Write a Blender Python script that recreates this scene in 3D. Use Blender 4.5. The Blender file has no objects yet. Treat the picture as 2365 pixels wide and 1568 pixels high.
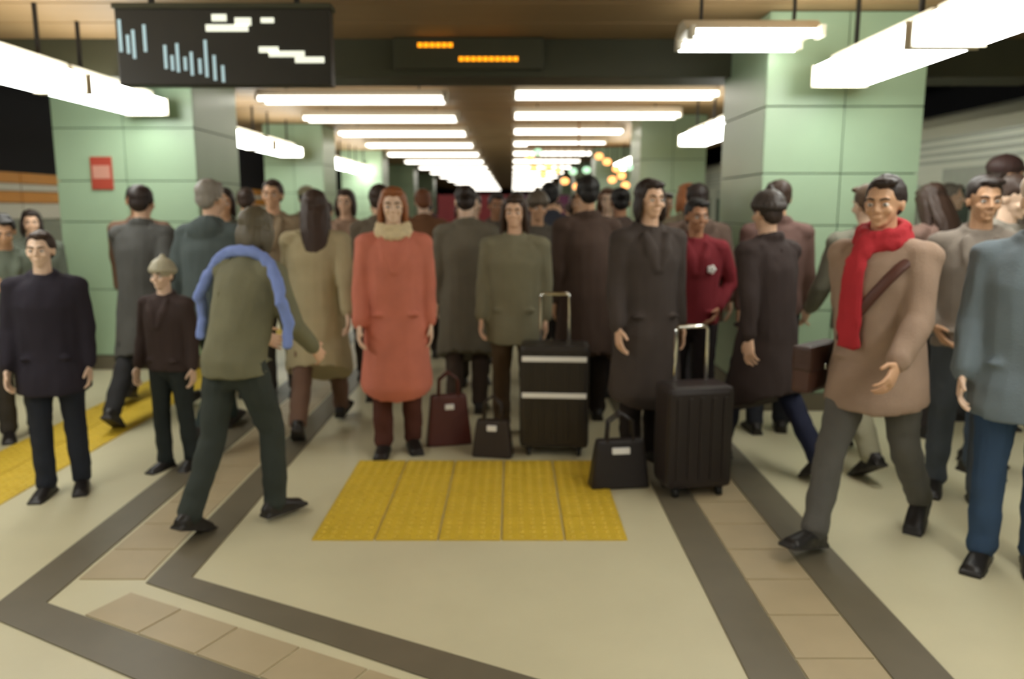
import bpy, bmesh, math, random
from mathutils import Vector, Matrix, noise

# ------------------------------------------------------------------ camera, world, exposure
scene = bpy.context.scene
COL = scene.collection
cam_data = bpy.data.cameras.new('camera')
cam_data.sensor_width = 36.0
cam_data.lens = 28.0
cam_data.clip_end = 300
cam_data.dof.use_dof = True
cam_data.dof.focus_distance = 1.6
cam_data.dof.aperture_fstop = 2.4
cam = bpy.data.objects.new('camera', cam_data)
cam.location = (0, 0, 1.55)
cam.rotation_euler = (math.radians(90 - 9.38), 0, 0)
COL.objects.link(cam)
scene.camera = cam

world = bpy.data.worlds.new('world')
scene.world = world
world.use_nodes = True
world.node_tree.nodes['Background'].inputs[0].default_value = (0.010, 0.011, 0.012, 1)
world.node_tree.nodes['Background'].inputs[1].default_value = 1.0

vs = scene.view_settings
vs.view_transform = 'Standard'
vs.look = 'None'
vs.gamma = 1.0
vs.use_curve_mapping = False
vs.exposure = 0.12

TUBE_POWER = 11.0        # emission strength of the fluorescent diffusers
ROW_POWER = 4.2          # emission strength of the cross rows

R = math.radians
random.seed(7)

# ------------------------------------------------------------------ helpers: colour and materials
def lin(c):
    return tuple(((v / 255) / 12.92 if v / 255 <= 0.04045 else ((v / 255 + 0.055) / 1.055) ** 2.4) for v in c)

MATS = {}
def mat(name, rgb, rough=0.6, metal=0.0, var=0.12, scale=8.0, bump=0.0, bscale=60.0, spec=0.5, stretch=None):
    """Principled material with noise variation and optional fine bump; rgb is an sRGB triple."""
    if name in MATS:
        return MATS[name]
    m = bpy.data.materials.new(name)
    m.use_nodes = True
    nt = m.node_tree
    b = nt.nodes['Principled BSDF']
    c = lin(rgb)
    tc = nt.nodes.new('ShaderNodeTexCoord')
    mp = nt.nodes.new('ShaderNodeMapping')
    nt.links.new(tc.outputs['Object'], mp.inputs['Vector'])
    if stretch:
        mp.inputs['Scale'].default_value = stretch
    nz = nt.nodes.new('ShaderNodeTexNoise')
    nz.inputs['Scale'].default_value = scale
    nz.inputs['Detail'].default_value = 6
    nt.links.new(mp.outputs['Vector'], nz.inputs['Vector'])
    mix = nt.nodes.new('ShaderNodeMix')
    mix.data_type = 'RGBA'
    mix.inputs['A'].default_value = (*[v * (1 - var) for v in c], 1)
    mix.inputs['B'].default_value = (*[min(1, v * (1 + var)) for v in c], 1)
    nt.links.new(nz.outputs['Fac'], mix.inputs['Factor'])
    nt.links.new(mix.outputs['Result'], b.inputs['Base Color'])
    b.inputs['Roughness'].default_value = rough
    b.inputs['Metallic'].default_value = metal
    b.inputs['Specular IOR Level'].default_value = spec
    if bump:
        n2 = nt.nodes.new('ShaderNodeTexNoise')
        n2.inputs['Scale'].default_value = bscale
        n2.inputs['Detail'].default_value = 4
        nt.links.new(mp.outputs['Vector'], n2.inputs['Vector'])
        bp = nt.nodes.new('ShaderNodeBump')
        bp.inputs['Strength'].default_value = bump
        bp.inputs['Distance'].default_value = 0.01
        nt.links.new(n2.outputs['Fac'], bp.inputs['Height'])
        nt.links.new(bp.outputs['Normal'], b.inputs['Normal'])
    MATS[name] = m
    return m

def glow(name, rgb, power):
    if name in MATS:
        return MATS[name]
    m = bpy.data.materials.new(name)
    m.use_nodes = True
    b = m.node_tree.nodes['Principled BSDF']
    b.inputs['Base Color'].default_value = (*lin(rgb), 1)
    b.inputs['Emission Color'].default_value = (*lin(rgb), 1)
    b.inputs['Emission Strength'].default_value = power
    MATS[name] = m
    return m

def cloth(rgb):
    return mat('cloth_%d_%d_%d' % rgb, rgb, rough=0.85, var=0.22, scale=7, bump=0.35, bscale=140, spec=0.25)

# ------------------------------------------------------------------ helpers: geometry
def add_box(bm, x0, x1, y0, y1, z0, z1, bevel=0.0):
    r = bmesh.ops.create_cube(bm, size=1.0)
    v = r['verts']
    bmesh.ops.scale(bm, vec=(x1 - x0, y1 - y0, z1 - z0), verts=v)
    bmesh.ops.translate(bm, vec=((x0 + x1) / 2, (y0 + y1) / 2, (z0 + z1) / 2), verts=v)
    if bevel:
        e = list({e for vv in v for e in vv.link_edges})
        bmesh.ops.bevel(bm, geom=e, offset=bevel, segments=2, affect='EDGES', profile=0.6)

def add_prism(bm, poly, z0, z1):
    lo = [bm.verts.new((x, y, z0)) for x, y in poly]
    hi = [bm.verts.new((x, y, z1)) for x, y in poly]
    n = len(poly)
    bm.faces.new(hi); bm.faces.new(list(reversed(lo)))
    for i in range(n):
        bm.faces.new((lo[i], lo[(i + 1) % n], hi[(i + 1) % n], hi[i]))

def add_ell(bm, c, r, rot=None, seg=16, rings=10):
    res = bmesh.ops.create_uvsphere(bm, u_segments=seg, v_segments=rings, radius=1.0)
    M = Matrix.Diagonal((*r, 1))
    if rot:
        M = rot.to_4x4() @ M
    M = Matrix.Translation(c) @ M
    bmesh.ops.transform(bm, matrix=M, verts=res['verts'])

def add_tube(bm, pts, radii, side=Vector((1, 0, 0)), seg=12, cap=True):
    """closed tube through pts; radii = r or (r along side, r across)."""
    pts = [Vector(p) for p in pts]
    n = len(pts)
    rr = [(r, r) if not isinstance(r, tuple) else r for r in radii]
    if cap:                                       # rounded ends
        d0 = (pts[0] - pts[1]).normalized(); d1 = (pts[-1] - pts[-2]).normalized()
        r0, r1 = min(rr[0]), min(rr[-1])
        pts = [pts[0] + d0 * r0 * 0.75] + pts + [pts[-1] + d1 * r1 * 0.75]
        rr = [tuple(v * 0.55 for v in rr[0])] + rr + [tuple(v * 0.55 for v in rr[-1])]
        n += 2
    rings = []
    for i, p in enumerate(pts):
        t = (pts[min(i + 1, n - 1)] - pts[max(i - 1, 0)]).normalized()
        s = side - t * side.dot(t)
        if s.length < 1e-4:
            s = Vector((0, 1, 0)) - t * t.y
        s.normalize()
        u = t.cross(s)
        ring = []
        for k in range(seg):
            a = 2 * math.pi * k / seg
            ring.append(bm.verts.new(p + s * math.cos(a) * rr[i][0] + u * math.sin(a) * rr[i][1]))
        rings.append(ring)
    for i in range(n - 1):
        for k in range(seg):
            bm.faces.new((rings[i][k], rings[i][(k + 1) % seg], rings[i + 1][(k + 1) % seg], rings[i + 1][k]))
    bm.faces.new(list(reversed(rings[0]))); bm.faces.new(rings[-1])

def to_mesh(bm, name, smooth=False):
    bmesh.ops.recalc_face_normals(bm, faces=bm.faces)
    me = bpy.data.meshes.new(name)
    bm.to_mesh(me); bm.free()
    if smooth:
        for p in me.polygons:
            p.use_smooth = True
    me.materials.append(None)
    return me

def put(name, me, m=None, parent=None, loc=None, rot=None):
    o = bpy.data.objects.new(name, me)
    COL.objects.link(o)
    if m:
        if not me.materials:
            me.materials.append(None)
        o.material_slots[0].link = 'OBJECT'
        o.material_slots[0].material = m
    if parent:
        o.parent = parent
    if loc: o.location = loc
    if rot: o.rotation_euler = rot
    return o

def tag(o, label=None, cat=None, group=None, kind=None):
    if label: o['label'] = label
    if cat: o['category'] = cat
    if group: o['group'] = group
    if kind: o['kind'] = kind
    return o

def empty(name, loc=(0, 0, 0), rotz=0):
    o = bpy.data.objects.new(name, None)
    o.location = loc; o.rotation_euler = (0, 0, rotz)
    o.empty_display_size = 0.1
    COL.objects.link(o)
    return o

def box(name, x0, x1, y0, y1, z0, z1, m, parent=None, bevel=0.0):
    bm = bmesh.new(); add_box(bm, x0, x1, y0, y1, z0, z1, bevel)
    return put(name, to_mesh(bm, name), m, parent)

def struct(o, label=None):
    return tag(o, label, kind='structure')

# ------------------------------------------------------------------ materials of the place
M_FLOOR = mat('floor_terrazzo', (204, 197, 164), rough=0.42, var=0.10, scale=2.2, bump=0.05, bscale=90)
M_STRIP = mat('dark_stone_strip', (108, 100, 82), rough=0.45, var=0.15, scale=6)
M_TAN = mat('tan_floor_tile', (176, 160, 128), rough=0.45, var=0.12, scale=5)
M_YELLOW = mat('yellow_tactile', (208, 176, 48), rough=0.55, var=0.16, scale=9)
M_GREEN = mat('green_panel', (166, 192, 160), rough=0.35, var=0.07, scale=3)
M_JOINT = mat('dark_joint', (58, 72, 60), rough=0.8)
M_CEIL = mat('ceiling_tan', (148, 120, 82), rough=0.6, var=0.10, scale=3, stretch=(0.3, 3, 3))
M_BEAM = mat('beam_dark_olive', (66, 66, 46), rough=0.6, var=0.15, scale=4)
M_DARK = mat('tunnel_dark', (17, 14, 17), rough=0.9, var=0.2)  # near-black colour carries the darkness of the unlit tunnel
M_WALL = mat('tunnel_wall_tile', (132, 136, 118), rough=0.5, var=0.12, scale=3)
M_ORANGE = mat('orange_band', (206, 136, 36), rough=0.5, var=0.1)
M_WHITEBAND = mat('white_band', (206, 202, 184), rough=0.5, var=0.06)
M_STEEL = mat('train_steel', (176, 182, 166), rough=0.38, metal=0.35, var=0.08, scale=3, stretch=(1, 0.2, 6))
M_RIB = mat('train_rib', (140, 146, 134), rough=0.4, metal=0.4)
M_GLASS = mat('dark_glass', (44, 50, 50), rough=0.08, var=0.05)
M_SIGNCASE = mat('sign_casing', (40, 38, 30), rough=0.5, var=0.2)
M_BLACK = mat('black_casing', (20, 20, 18), rough=0.45, var=0.1)
M_HOUSING = mat('lamp_housing', (214, 206, 186), rough=0.5, var=0.04)
M_CHROME = mat('bright_metal', (232, 232, 226), rough=0.12, metal=1.0, var=0.02)
M_GLINT = mat('glint_white', (250, 250, 246), rough=0.25, var=0.01)  # stark white that stands in for bright glints
M_TUBE = glow('fluorescent_diffuser', (250, 252, 246), TUBE_POWER)
M_ROW = glow('cross_row_diffuser', (255, 250, 238), ROW_POWER)
M_AMBER = glow('amber_display', (255, 156, 20), 1.6)
M_SIGNWHITE = glow('sign_white', (240, 244, 226), 0.8)
M_SIGNBLUE = glow('sign_pale_blue', (168, 196, 204), 0.6)
M_WARM = glow('warm_bulb', (255, 176, 104), 2.2)
M_MINT = glow('mint_bulb', (176, 226, 190), 1.3)

# ------------------------------------------------------------------ the setting
PLAT_L, PLAT_R = -5.1, 4.45
floor = struct(box('floor', PLAT_L, PLAT_R, -6, 82, -0.5, 0.0, M_FLOOR))
struct(box('trackbed_left', -6.9, PLAT_L, -6, 82, -1.3, -1.1, M_DARK))
struct(box('trackbed_right', PLAT_R, 7.6, -6, 82, -1.3, -1.1, M_DARK))
struct(box('trim_1', PLAT_L, PLAT_L + 0.28, -6, 82, -0.02, 0.006, M_STRIP))
struct(box('trim_2', PLAT_R - 0.28, PLAT_R, -6, 82, -0.02, 0.006, M_STRIP))

def slab(name, poly, m, z1=0.006, z0=-0.02):
    bm = bmesh.new(); add_prism(bm, poly, z0, z1)
    return put(name, to_mesh(bm, name), m, floor)

# two dark border strips on each side with tan tiles between them; on the left they turn a corner
Y1 = 60
slab('border_strip', [(0.79, 1.0), (0.98, 1.0), (0.98, Y1), (0.79, Y1)], M_STRIP)
slab('border_strip', [(1.27, 1.0), (1.47, 1.0), (1.47, Y1), (1.27, Y1)], M_STRIP)
slab('border_strip', [(-1.36, 3.17), (-1.36, Y1), (-1.53, Y1), (-1.53, 3.12)], M_STRIP)
slab('border_strip', [(-1.85, 2.95), (-1.85, Y1), (-2.04, Y1), (-2.04, 2.86)], M_STRIP)
dx, dy = 0.89, -0.456
def diag(x, y, t): return (x + dx * t, y + dy * t)
slab('border_strip', [(-1.36, 3.17), (-1.53, 3.12), diag(-1.53, 3.04, 2.6), diag(-1.36, 3.17, 2.5)], M_STRIP)
slab('border_strip', [(-1.85, 2.95), (-2.04, 2.86), diag(-2.04, 2.78, 2.6), diag(-1.85, 2.95, 2.5)], M_STRIP)

def tile_me(w, d, h=0.005, name='tile'):
    bm = bmesh.new(); add_box(bm, -w / 2, w / 2, -d / 2, d / 2, -0.015, h)
    return to_mesh(bm, name)
t_me = tile_me(0.275, 0.29)
for k in range(40):
    put('tile', t_me, M_TAN, floor, (1.125, 1.2 + 0.3 * k, 0))
    if k >= 6:
        put('tile', t_me, M_TAN, floor, (-1.69, 1.5 + 0.3 * k, 0))
for k in range(7):
    x, y = diag(-1.62, 2.955, 0.17 + 0.3 * k)
    put('tile', tile_me(0.29, 0.20), M_TAN, floor, (x, y, 0), (0, 0, math.atan2(dy, dx)))

# yellow tactile tiles with raised domes
bm = bmesh.new(); add_box(bm, -0.145, 0.145, -0.145, 0.145, -0.015, 0.008, 0.003)
for i in range(5):
    for j in range(5):
        r = bmesh.ops.create_cone(bm, cap_ends=True, segments=8, radius1=0.016, radius2=0.010, depth=0.006)
        bmesh.ops.translate(bm, vec=(-0.112 + 0.056 * i, -0.112 + 0.056 * j, 0.011), verts=r['verts'])
tact = to_mesh(bm, 'tactile_tile')
for i in range(5):
    for j in range(4):
        put('tactile_tile', tact, M_YELLOW, floor, (-0.80 + 0.3 * i, 3.70 + 0.3 * j, 0))
for k in range(24):
    for i in range(2):
        put('tactile_tile', tact, M_YELLOW, floor, (-3.15 + 0.3 * i, 3.2 + 0.3 * k, 0))

# walls beyond the tracks
wl = struct(box('wall_left', -7.0, -6.7, -6, 82, -1.3, 4.2, M_WALL))
box('upper_shade_panel', -6.7, -6.66, -6, 82, 2.02, 4.2, M_DARK, wl)  # black sheet painting the tunnel darkness above the bands
for k in range(14):
    y0 = 2.0 + 3.0 * k
    for z0, z1, m, n in ((1.88, 2.02, M_ORANGE, 'orange_band_panel'), (1.78, 1.87, M_WHITEBAND, 'white_band_panel'),
                         (1.62, 1.77, M_ORANGE, 'orange_band_panel'), (1.40, 1.61, M_WHITEBAND, 'white_band_panel')):
        box(n, -6.7, -6.655, y0, y0 + 2.985, z0, z1, m, wl, 0.004)
struct(box('wall_right', 7.6, 7.9, -6, 82, -1.3, 4.2, M_DARK))
we = struct(box('wall_far', -7.0, 7.9, 80, 80.3, -1.3, 4.2, mat('far_wall_brown', (86, 62, 52), rough=0.7)))
struct(box('tunnel_ceiling_left', -6.9, -5.3, -6, 82, 3.6, 3.8, M_DARK))
struct(box('tunnel_ceiling_right', 4.7, 7.7, -6, 82, 3.6, 3.8, M_DARK))
ceil = struct(box('ceiling', -5.3, 4.7, -6, 82, 2.99, 3.8, M_DARK))
bm = bmesh.new(); add_box(bm, -4.98, 4.98, -0.285, 0.285, 0, 0.05, 0.006)
cp = to_mesh(bm, 'ceiling_panel')
for k in range(130):
    put('ceiling_panel', cp, M_CEIL, ceil, (-0.3, -4.7 + 0.6 * k, 2.945))
# cross beams
for k, y in enumerate((7.0,)):
    b = struct(box('trim_%d' % (3 + k), -5.2, 4.6, y, y + 0.5, 2.64, 2.99, M_BEAM, None, 0.01))

# ------------------------------------------------------------------ green columns clad in panels
def column(x0, x1, y0, depth, label, group=None):
    t = empty('column', ((x0 + x1) / 2, y0 + depth / 2, 0))
    tag(t, label, 'column', group)
    w = x1 - x0
    box('core', -w / 2 + 0.02, w / 2 - 0.02, -depth / 2 + 0.02, depth / 2 - 0.02, 0, 2.99, M_JOINT, t)
    zs = [0.14, 0.78, 1.42, 1.80, 2.28, 2.94]
    g = 0.008
    for a, b in zip(zs[:-1], zs[1:]):
        for s in (0, 1):                          # two panels on each broad face, one return panel on each side
            xa = -w / 2 + s * w / 2
            box('panel', xa + (0 if s == 0 else g / 2), xa + w / 2 - (g / 2 if s == 0 else 0), -depth / 2, -depth / 2 + 0.03, a + g / 2, b - g / 2, M_GREEN, t, 0.003)
        box('panel', -w / 2, -w / 2 + 0.03, -depth / 2 + 0.034, depth / 2, a + g / 2, b - g / 2, M_GREEN, t, 0.003)
        box('panel', w / 2 - 0.03, w / 2, -depth / 2 + 0.034, depth / 2, a + g / 2, b - g / 2, M_GREEN, t, 0.003)
    box('skirting', -w / 2 - 0.01, w / 2 + 0.01, -depth / 2 - 0.01, depth / 2 + 0.01, 0, 0.135, M_STRIP, t, 0.004)
    return t
column(-4.26, -2.95, 7.6, 1.2, 'pale green panelled column on the left carrying a small red sign')
column(1.85, 3.0, 6.0, 1.2, 'pale green panelled column on the right behind the red-scarfed person')
column(-4.20, -3.2, 13.8, 1.0, 'second green column along the left platform edge')
column(1.95, 2.95, 12.4, 1.0, 'second green column along the right, beyond the warm lamp cluster')
for k in range(3):
    column(-4.2, -3.2, 20.0 + 6.5 * k, 1.0, 'distant green column in the left row', 'distant left columns')
    column(1.95, 2.95, 19.0 + 6.5 * k, 1.0, 'distant green column in the right row', 'distant right columns')

# small red sign on the left column
s = empty('notice_sign', (-3.83, 7.6, 1.72))
tag(s, 'small red notice sign fixed to the left green column', 'sign')
box('plate', -0.10, 0.10, -0.018, 0.0, 0, 0.30, mat('red_sign', (176, 74, 58), rough=0.4), s, 0.004)
box('border', -0.08, 0.08, -0.021, -0.018, 0.10, 0.22, mat('sign_pale', (206, 150, 132), rough=0.4), s)

# ------------------------------------------------------------------ lamps
def long_lamp(x, y0, y1, z, label, group):
    t = empty('fluorescent_lamp', (x, y0, z)); tag(t, label, 'lamp', group)
    L = y1 - y0
    box('housing', -0.07, 0.07, 0, L, 0.12, 0.19, M_HOUSING, t, 0.01)
    box('diffuser', -0.19, 0.19, 0.02, L - 0.02, -0.02, 0.118, M_TUBE, t, 0.03)
    for yy in (0, L - 0.02):
        box('end_cap', -0.195, 0.195, yy, yy + 0.018, -0.025, 0.12, M_HOUSING, t)
    for yy in (0.25, L - 0.25):
        box('hanger_rod', -0.012, 0.012, yy - 0.012, yy + 0.012, 0.19, 2.945 - z, M_BLACK, t)
    return t
segs_l = [(-2.6, -1.2), (-1.15, 0.25), (0.3, 1.7), (1.75, 3.15), (3.2, 4.6), (4.65, 6.05), (6.1, 7.45)]
segs_r = [(-2.6, -1.2), (-1.15, 0.25), (0.3, 1.6), (1.65, 3.0), (3.05, 4.35), (4.4, 5.75)]
ORD = ['first', 'second', 'third', 'fourth', 'fifth', 'sixth', 'seventh', 'eighth', 'ninth', 'tenth', 'eleventh', 'twelfth', 'thirteenth', 'fourteenth', 'fifteenth', 'sixteenth', 'seventeenth', 'eighteenth']
for i, (a, b) in enumerate(reversed(segs_l)):
    long_lamp(-3.30, a, b, 2.40, '%s long white lamp of the near left row, counted back from the green column' % ORD[i], 'near left lamp row')
for i, (a, b) in enumerate(reversed(segs_r)):
    long_lamp(2.27, a, b, 2.40, '%s long white lamp of the near right row, counted back from the green column' % ORD[i], 'near right lamp row')
for k in range(6):
    y0 = 10.2 + 1.7 * k + (1.6 if k > 1 else 0)
    long_lamp(-3.62, y0, y0 + 1.5, 2.40, '%s white lamp beyond the near left column, counted from that column' % ORD[k], 'second left lamp row')
for k in range(5):
    y0 = 8.2 + 1.5 * k + (2.4 if k > 1 else 0)
    long_lamp(2.45, y0, y0 + 1.4, 2.40, '%s white lamp beyond the near right column, counted from that column' % ORD[k], 'second right lamp row')

def cross_lamp(x0, x1, y, z, label, group, power=M_ROW, w=0.12, tilt=0.0):
    t = empty('ceiling_lamp', ((x0 + x1) / 2, y, z)); t.rotation_euler = (0, tilt, 0)
    tag(t, label, 'lamp', group)
    L = (x1 - x0) / 2
    bm = bmesh.new()
    for sx in (1,):
        vv = [(-L, -w, 0.02), (L, -w, 0.02), (L, w, 0.02), (-L, w, 0.02), (-L, -0.08, 0.10), (L, -0.08, 0.10), (L, 0.08, 0.10), (-L, 0.08, 0.10)]
        V = [bm.verts.new(v) for v in vv]
        for f in ((0, 1, 5, 4), (1, 2, 6, 5), (2, 3, 7, 6), (3, 0, 4, 7), (4, 5, 6, 7), (3, 2, 1, 0)):
            bm.faces.new([V[i] for i in f])
    put('reflector', to_mesh(bm, 'reflector'), M_HOUSING, t)
    for s in (-1, 1):
        q = s * (w + 0.035)
        bm = bmesh.new()
        add_tube(bm, [(-L + 0.04, q, -0.012), (L - 0.04, q, -0.012)], [0.026, 0.026], side=Vector((0, 1, 0)), seg=10)
        put('tube', to_mesh(bm, 'tube', True), power, t)
        for e in (-1, 1):
            box('tube_holder', e * (L - 0.03) - 0.015, e * (L - 0.03) + 0.015, min(q - s * 0.09, q + s * 0.03), max(q - s * 0.09, q + s * 0.03), -0.035, 0.035, M_HOUSING, t)
    for e in (-0.7, 0.7):
        box('hanger_rod', e * L - 0.01, e * L + 0.01, -0.01, 0.01, 0.10, 2.945 - z, M_BLACK, t)
    return t
cross_lamp(1.12, 2.0, 5.55, 2.66, 'bright white lamp with a broad cream reflector at the top right of the ceiling', None, M_TUBE, 0.20)
rows = [9.6 + 1.9 * i + 0.13 * i * i for i in range(14)]
for i, y in enumerate(rows):
    cross_lamp(-2.95, -0.75, y, 2.80, '%s white ceiling lamp of the left half, counted from the dark cross beam' % ORD[i], 'left ceiling lamps')
    cross_lamp(0.0, 2.3 if i < 2 else 1.85, y - 0.4, 2.80, '%s white ceiling lamp of the right half, counted from the dark cross beam' % ORD[i], 'right ceiling lamps')

# ------------------------------------------------------------------ hanging sign, amber display, warm lamp cluster
s = empty('hanging_sign', (-1.78, 5.2, 2.30))
tag(s, 'black hanging sign with pale marks at the upper left of the ceiling', 'sign')
box('casing', -0.66, 0.66, -0.06, 0.06, 0, 0.46, M_SIGNCASE, s, 0.012)
box('frame', -0.67, 0.67, -0.07, 0.07, 0.455, 0.485, M_BEAM, s)
for e in (-0.45, 0.45):
    box('hanger_rod', e - 0.015, e + 0.015, -0.015, 0.015, 0.48, 0.645, M_BLACK, s)
rnd = random.Random(3)
for x, z0, z1 in ((-0.63, 0.20, 0.39), (-0.585, 0.19, 0.30), (-0.55, 0.16, 0.33), (-0.48, 0.20, 0.36),
                  (-0.36, 0.10, 0.24), (-0.32, 0.09, 0.18), (-0.285, 0.08, 0.25), (-0.24, 0.09, 0.17), (-0.20, 0.06, 0.20), (-0.15, 0.07, 0.16), (-0.11, 0.05, 0.27), (-0.06, 0.03, 0.18), (-0.01, 0.02, 0.12)):
    box('pale_bar', x - 0.009, x + 0.009, -0.066, -0.06, z0, z1, M_SIGNBLUE, s)
for x0, x1, z0, z1 in ((-0.06, 0.03, 0.38, 0.42), (-0.10, 0.16, 0.32, 0.36), (0.08, 0.18, 0.355, 0.40), (0.24, 0.32, 0.37, 0.40), (0.28, 0.50, 0.17, 0.205), (0.22, 0.34, 0.195, 0.23), (0.44, 0.62, 0.135, 0.17)):
    box('white_mark', x0, x1, -0.067, -0.06, z0, z1, M_SIGNWHITE, s)

s = empty('information_display', (-0.36, 6.94, 2.69))
tag(s, 'slim dark display with two amber rows on the cross beam', 'display')
box('casing', -0.62, 0.62, -0.05, 0.06, 0, 0.25, M_BEAM, s, 0.008)
for x0, x1, z in ((-0.42, -0.08, 0.17), (-0.08, 0.44, 0.06)):
    n = int((x1 - x0) / 0.05)
    for k in range(n):
        box('amber_segment', x0 + 0.05 * k, x0 + 0.05 * k + 0.04, -0.056, -0.05, z, z + 0.035, M_AMBER, s)

c = empty('lamp_cluster', (0.98, 12.0, 2.94))
tag(c, 'cluster of small warm and mint bulbs hanging below the ceiling', 'lamp')
bm = bmesh.new()
add_tube(bm, [(0, 0, 0), (0, 0, -0.48)], [0.012, 0.012], seg=8)
add_tube(bm, [(-0.75, 0, -0.48), (0.75, 0, -0.48)], [0.014, 0.014], side=Vector((0, 1, 0)), seg=8)
put('frame', to_mesh(bm, 'frame', True), mat('brass', (150, 104, 52), rough=0.3, metal=0.8), c)
bm = bmesh.new(); add_ell(bm, (0, 0, 0), (0.062, 0.062, 0.05), seg=12, rings=8)
bulb = to_mesh(bm, 'bulb', True)
bm = bmesh.new(); add_tube(bm, [(0, 0, 0), (0, 0, 1)], [0.006, 0.006], seg=6, cap=False)
wire = to_mesh(bm, 'wire', True)
rnd = random.Random(5)
for k, (x, dz, m) in enumerate(((-0.72, 0.18, M_WARM), (-0.66, 0.34, M_WARM), (-0.60, 0.10, M_MINT), (-0.52, 0.42, M_WARM), (-0.44, 0.30, M_WARM), (-0.30, 0.36, M_WARM),
                                (-0.20, 0.52, M_WARM), (-0.08, 0.38, M_MINT), (-0.02, 0.60, M_WARM), (0.12, 0.36, M_MINT), (0.10, 0.56, M_WARM), (0.30, 0.16, M_WARM),
                                (0.42, 0.24, M_WARM), (0.50, 0.50, M_WARM), (0.56, 0.34, M_WARM), (0.64, 0.44, M_WARM), (0.70, 0.58, M_WARM), (0.74, 0.32, M_MINT))):
    yy = rnd.uniform(-0.15, 0.15) * 0
    put('bulb', bulb, m, c, (x, yy, -0.48 - dz))
    w = put('wire', wire, M_BLACK, c, (x, yy, -0.48 - dz)); w.scale = (1, 1, dz)

# maroon and purple boards added for the dark, reddish distance behind the crowd
for i, (x, y, w, col, lab) in enumerate(((-0.68, 15.6, 1.5, (128, 40, 50), 'maroon board standing in for the dark distance behind the crowd'), (0.62, 15.9, 1.0, (88, 30, 70), 'dark purple board standing in for the dark distance behind the crowd'))):
    a = empty('far_shade_board', (x, y, 0)); tag(a, lab, 'board')
    box('panel', -w / 2, w / 2, -0.02, 0.02, 0.35, 1.80, mat('board_%d' % i, col, rough=0.6, var=0.25, scale=2), a, 0.004)
    for e in (-0.46, 0.46):
        box('post', e * w - 0.02, e * w + 0.02, 0.02, 0.05, 0, 1.80, M_BLACK, a)
        box('foot', e * w - 0.03, e * w + 0.03, -0.22, 0.22, 0, 0.03, M_BLACK, a)

# ------------------------------------------------------------------ steel train on the right track
tr = empty('train', (4.62, 0, 0)); tag(tr, 'pale steel train standing along the right platform edge', 'train')
box('body_side', 0.0, 0.12, -3, 42, -0.9, 2.28, M_STEEL, tr, 0.01)
bm = bmesh.new()
prof = [(0.0, 2.28), (0.02, 2.42), (0.10, 2.52), (0.30, 2.60), (0.8, 2.66), (1.9, 2.66), (1.9, 2.28)]
for y in (-3, 42):
    pass
lo = [bm.verts.new((x, -3, z)) for x, z in prof]; hi = [bm.verts.new((x, 42, z)) for x, z in prof]
n = len(prof)
bm.faces.new(lo); bm.faces.new(list(reversed(hi)))
for i in range(n):
    bm.faces.new((lo[i], lo[(i + 1) % n], hi[(i + 1) % n], hi[i]))
put('roof', to_mesh(bm, 'roof'), M_STEEL, tr)
for z in (2.02, 2.10, 2.18, 2.26, 0.55, 0.45, 0.35, 0.25):
    box('rib', -0.012, 0.0, -3, 42, z, z + 0.035, M_RIB, tr)
for k in range(9):
    y0 = -2.2 + 4.8 * k
    d = box('door', -0.014, 0.0, y0, y0 + 1.3, 0.02, 1.96, M_RIB, tr, 0.006)
    for s in (0, 1):
        box('door_window', -0.020, -0.014, y0 + 0.12 + 0.62 * s, y0 + 0.56 + 0.62 * s, 0.95, 1.75, M_GLASS, d, 0.002)
    for s in (0, 1):
        w = box('window_frame', -0.014, 0.0, y0 + 1.75 + 1.35 * s, y0 + 2.95 + 1.35 * s, 0.88, 1.80, M_RIB, tr, 0.004)
        box('pane', -0.018, -0.014, y0 + 1.81 + 1.35 * s, y0 + 2.89 + 1.35 * s, 0.94, 1.74, M_GLASS, w)

# ------------------------------------------------------------------ people: one body mesh per pose, clothes and hair as children
def remesh(bm, name, voxel, smooth=4, ratio=1.0, wrinkle=0.0, wfreq=7.0, wz=0.5):
    bmesh.ops.recalc_face_normals(bm, faces=bm.faces)
    me = bpy.data.meshes.new(name + '_raw'); bm.to_mesh(me); bm.free()
    o = bpy.data.objects.new(name + '_raw', me); COL.objects.link(o)
    m = o.modifiers.new('remesh', 'REMESH'); m.mode = 'VOXEL'; m.voxel_size = voxel; m.adaptivity = 0
    if smooth:
        s = o.modifiers.new('smooth', 'SMOOTH'); s.iterations = smooth; s.factor = 0.5
    if ratio < 1:
        d = o.modifiers.new('decimate', 'DECIMATE'); d.ratio = ratio
    dg = bpy.context.evaluated_depsgraph_get()
    out = bpy.data.meshes.new_from_object(o.evaluated_get(dg))
    out.name = name
    bpy.data.objects.remove(o); bpy.data.meshes.remove(me)
    if wrinkle:
        nr = [v.normal.copy() for v in out.vertices]
        for v, n in zip(out.vertices, nr):
            p = Vector((v.co.x * wfreq, v.co.y * wfreq, v.co.z * wfreq * wz))
            v.co += n * wrinkle * (noise.noise(p) + 0.5 * noise.noise(p * 2.3))
    for p in out.polygons:
        p.use_smooth = True
    out.materials.clear(); out.materials.append(None)
    return out

def dirv(flex, abd, s):
    f, a = R(flex), R(abd)
    return Vector((s * math.sin(a), -math.sin(f) * math.cos(a), -math.cos(f) * math.cos(a)))

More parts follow.
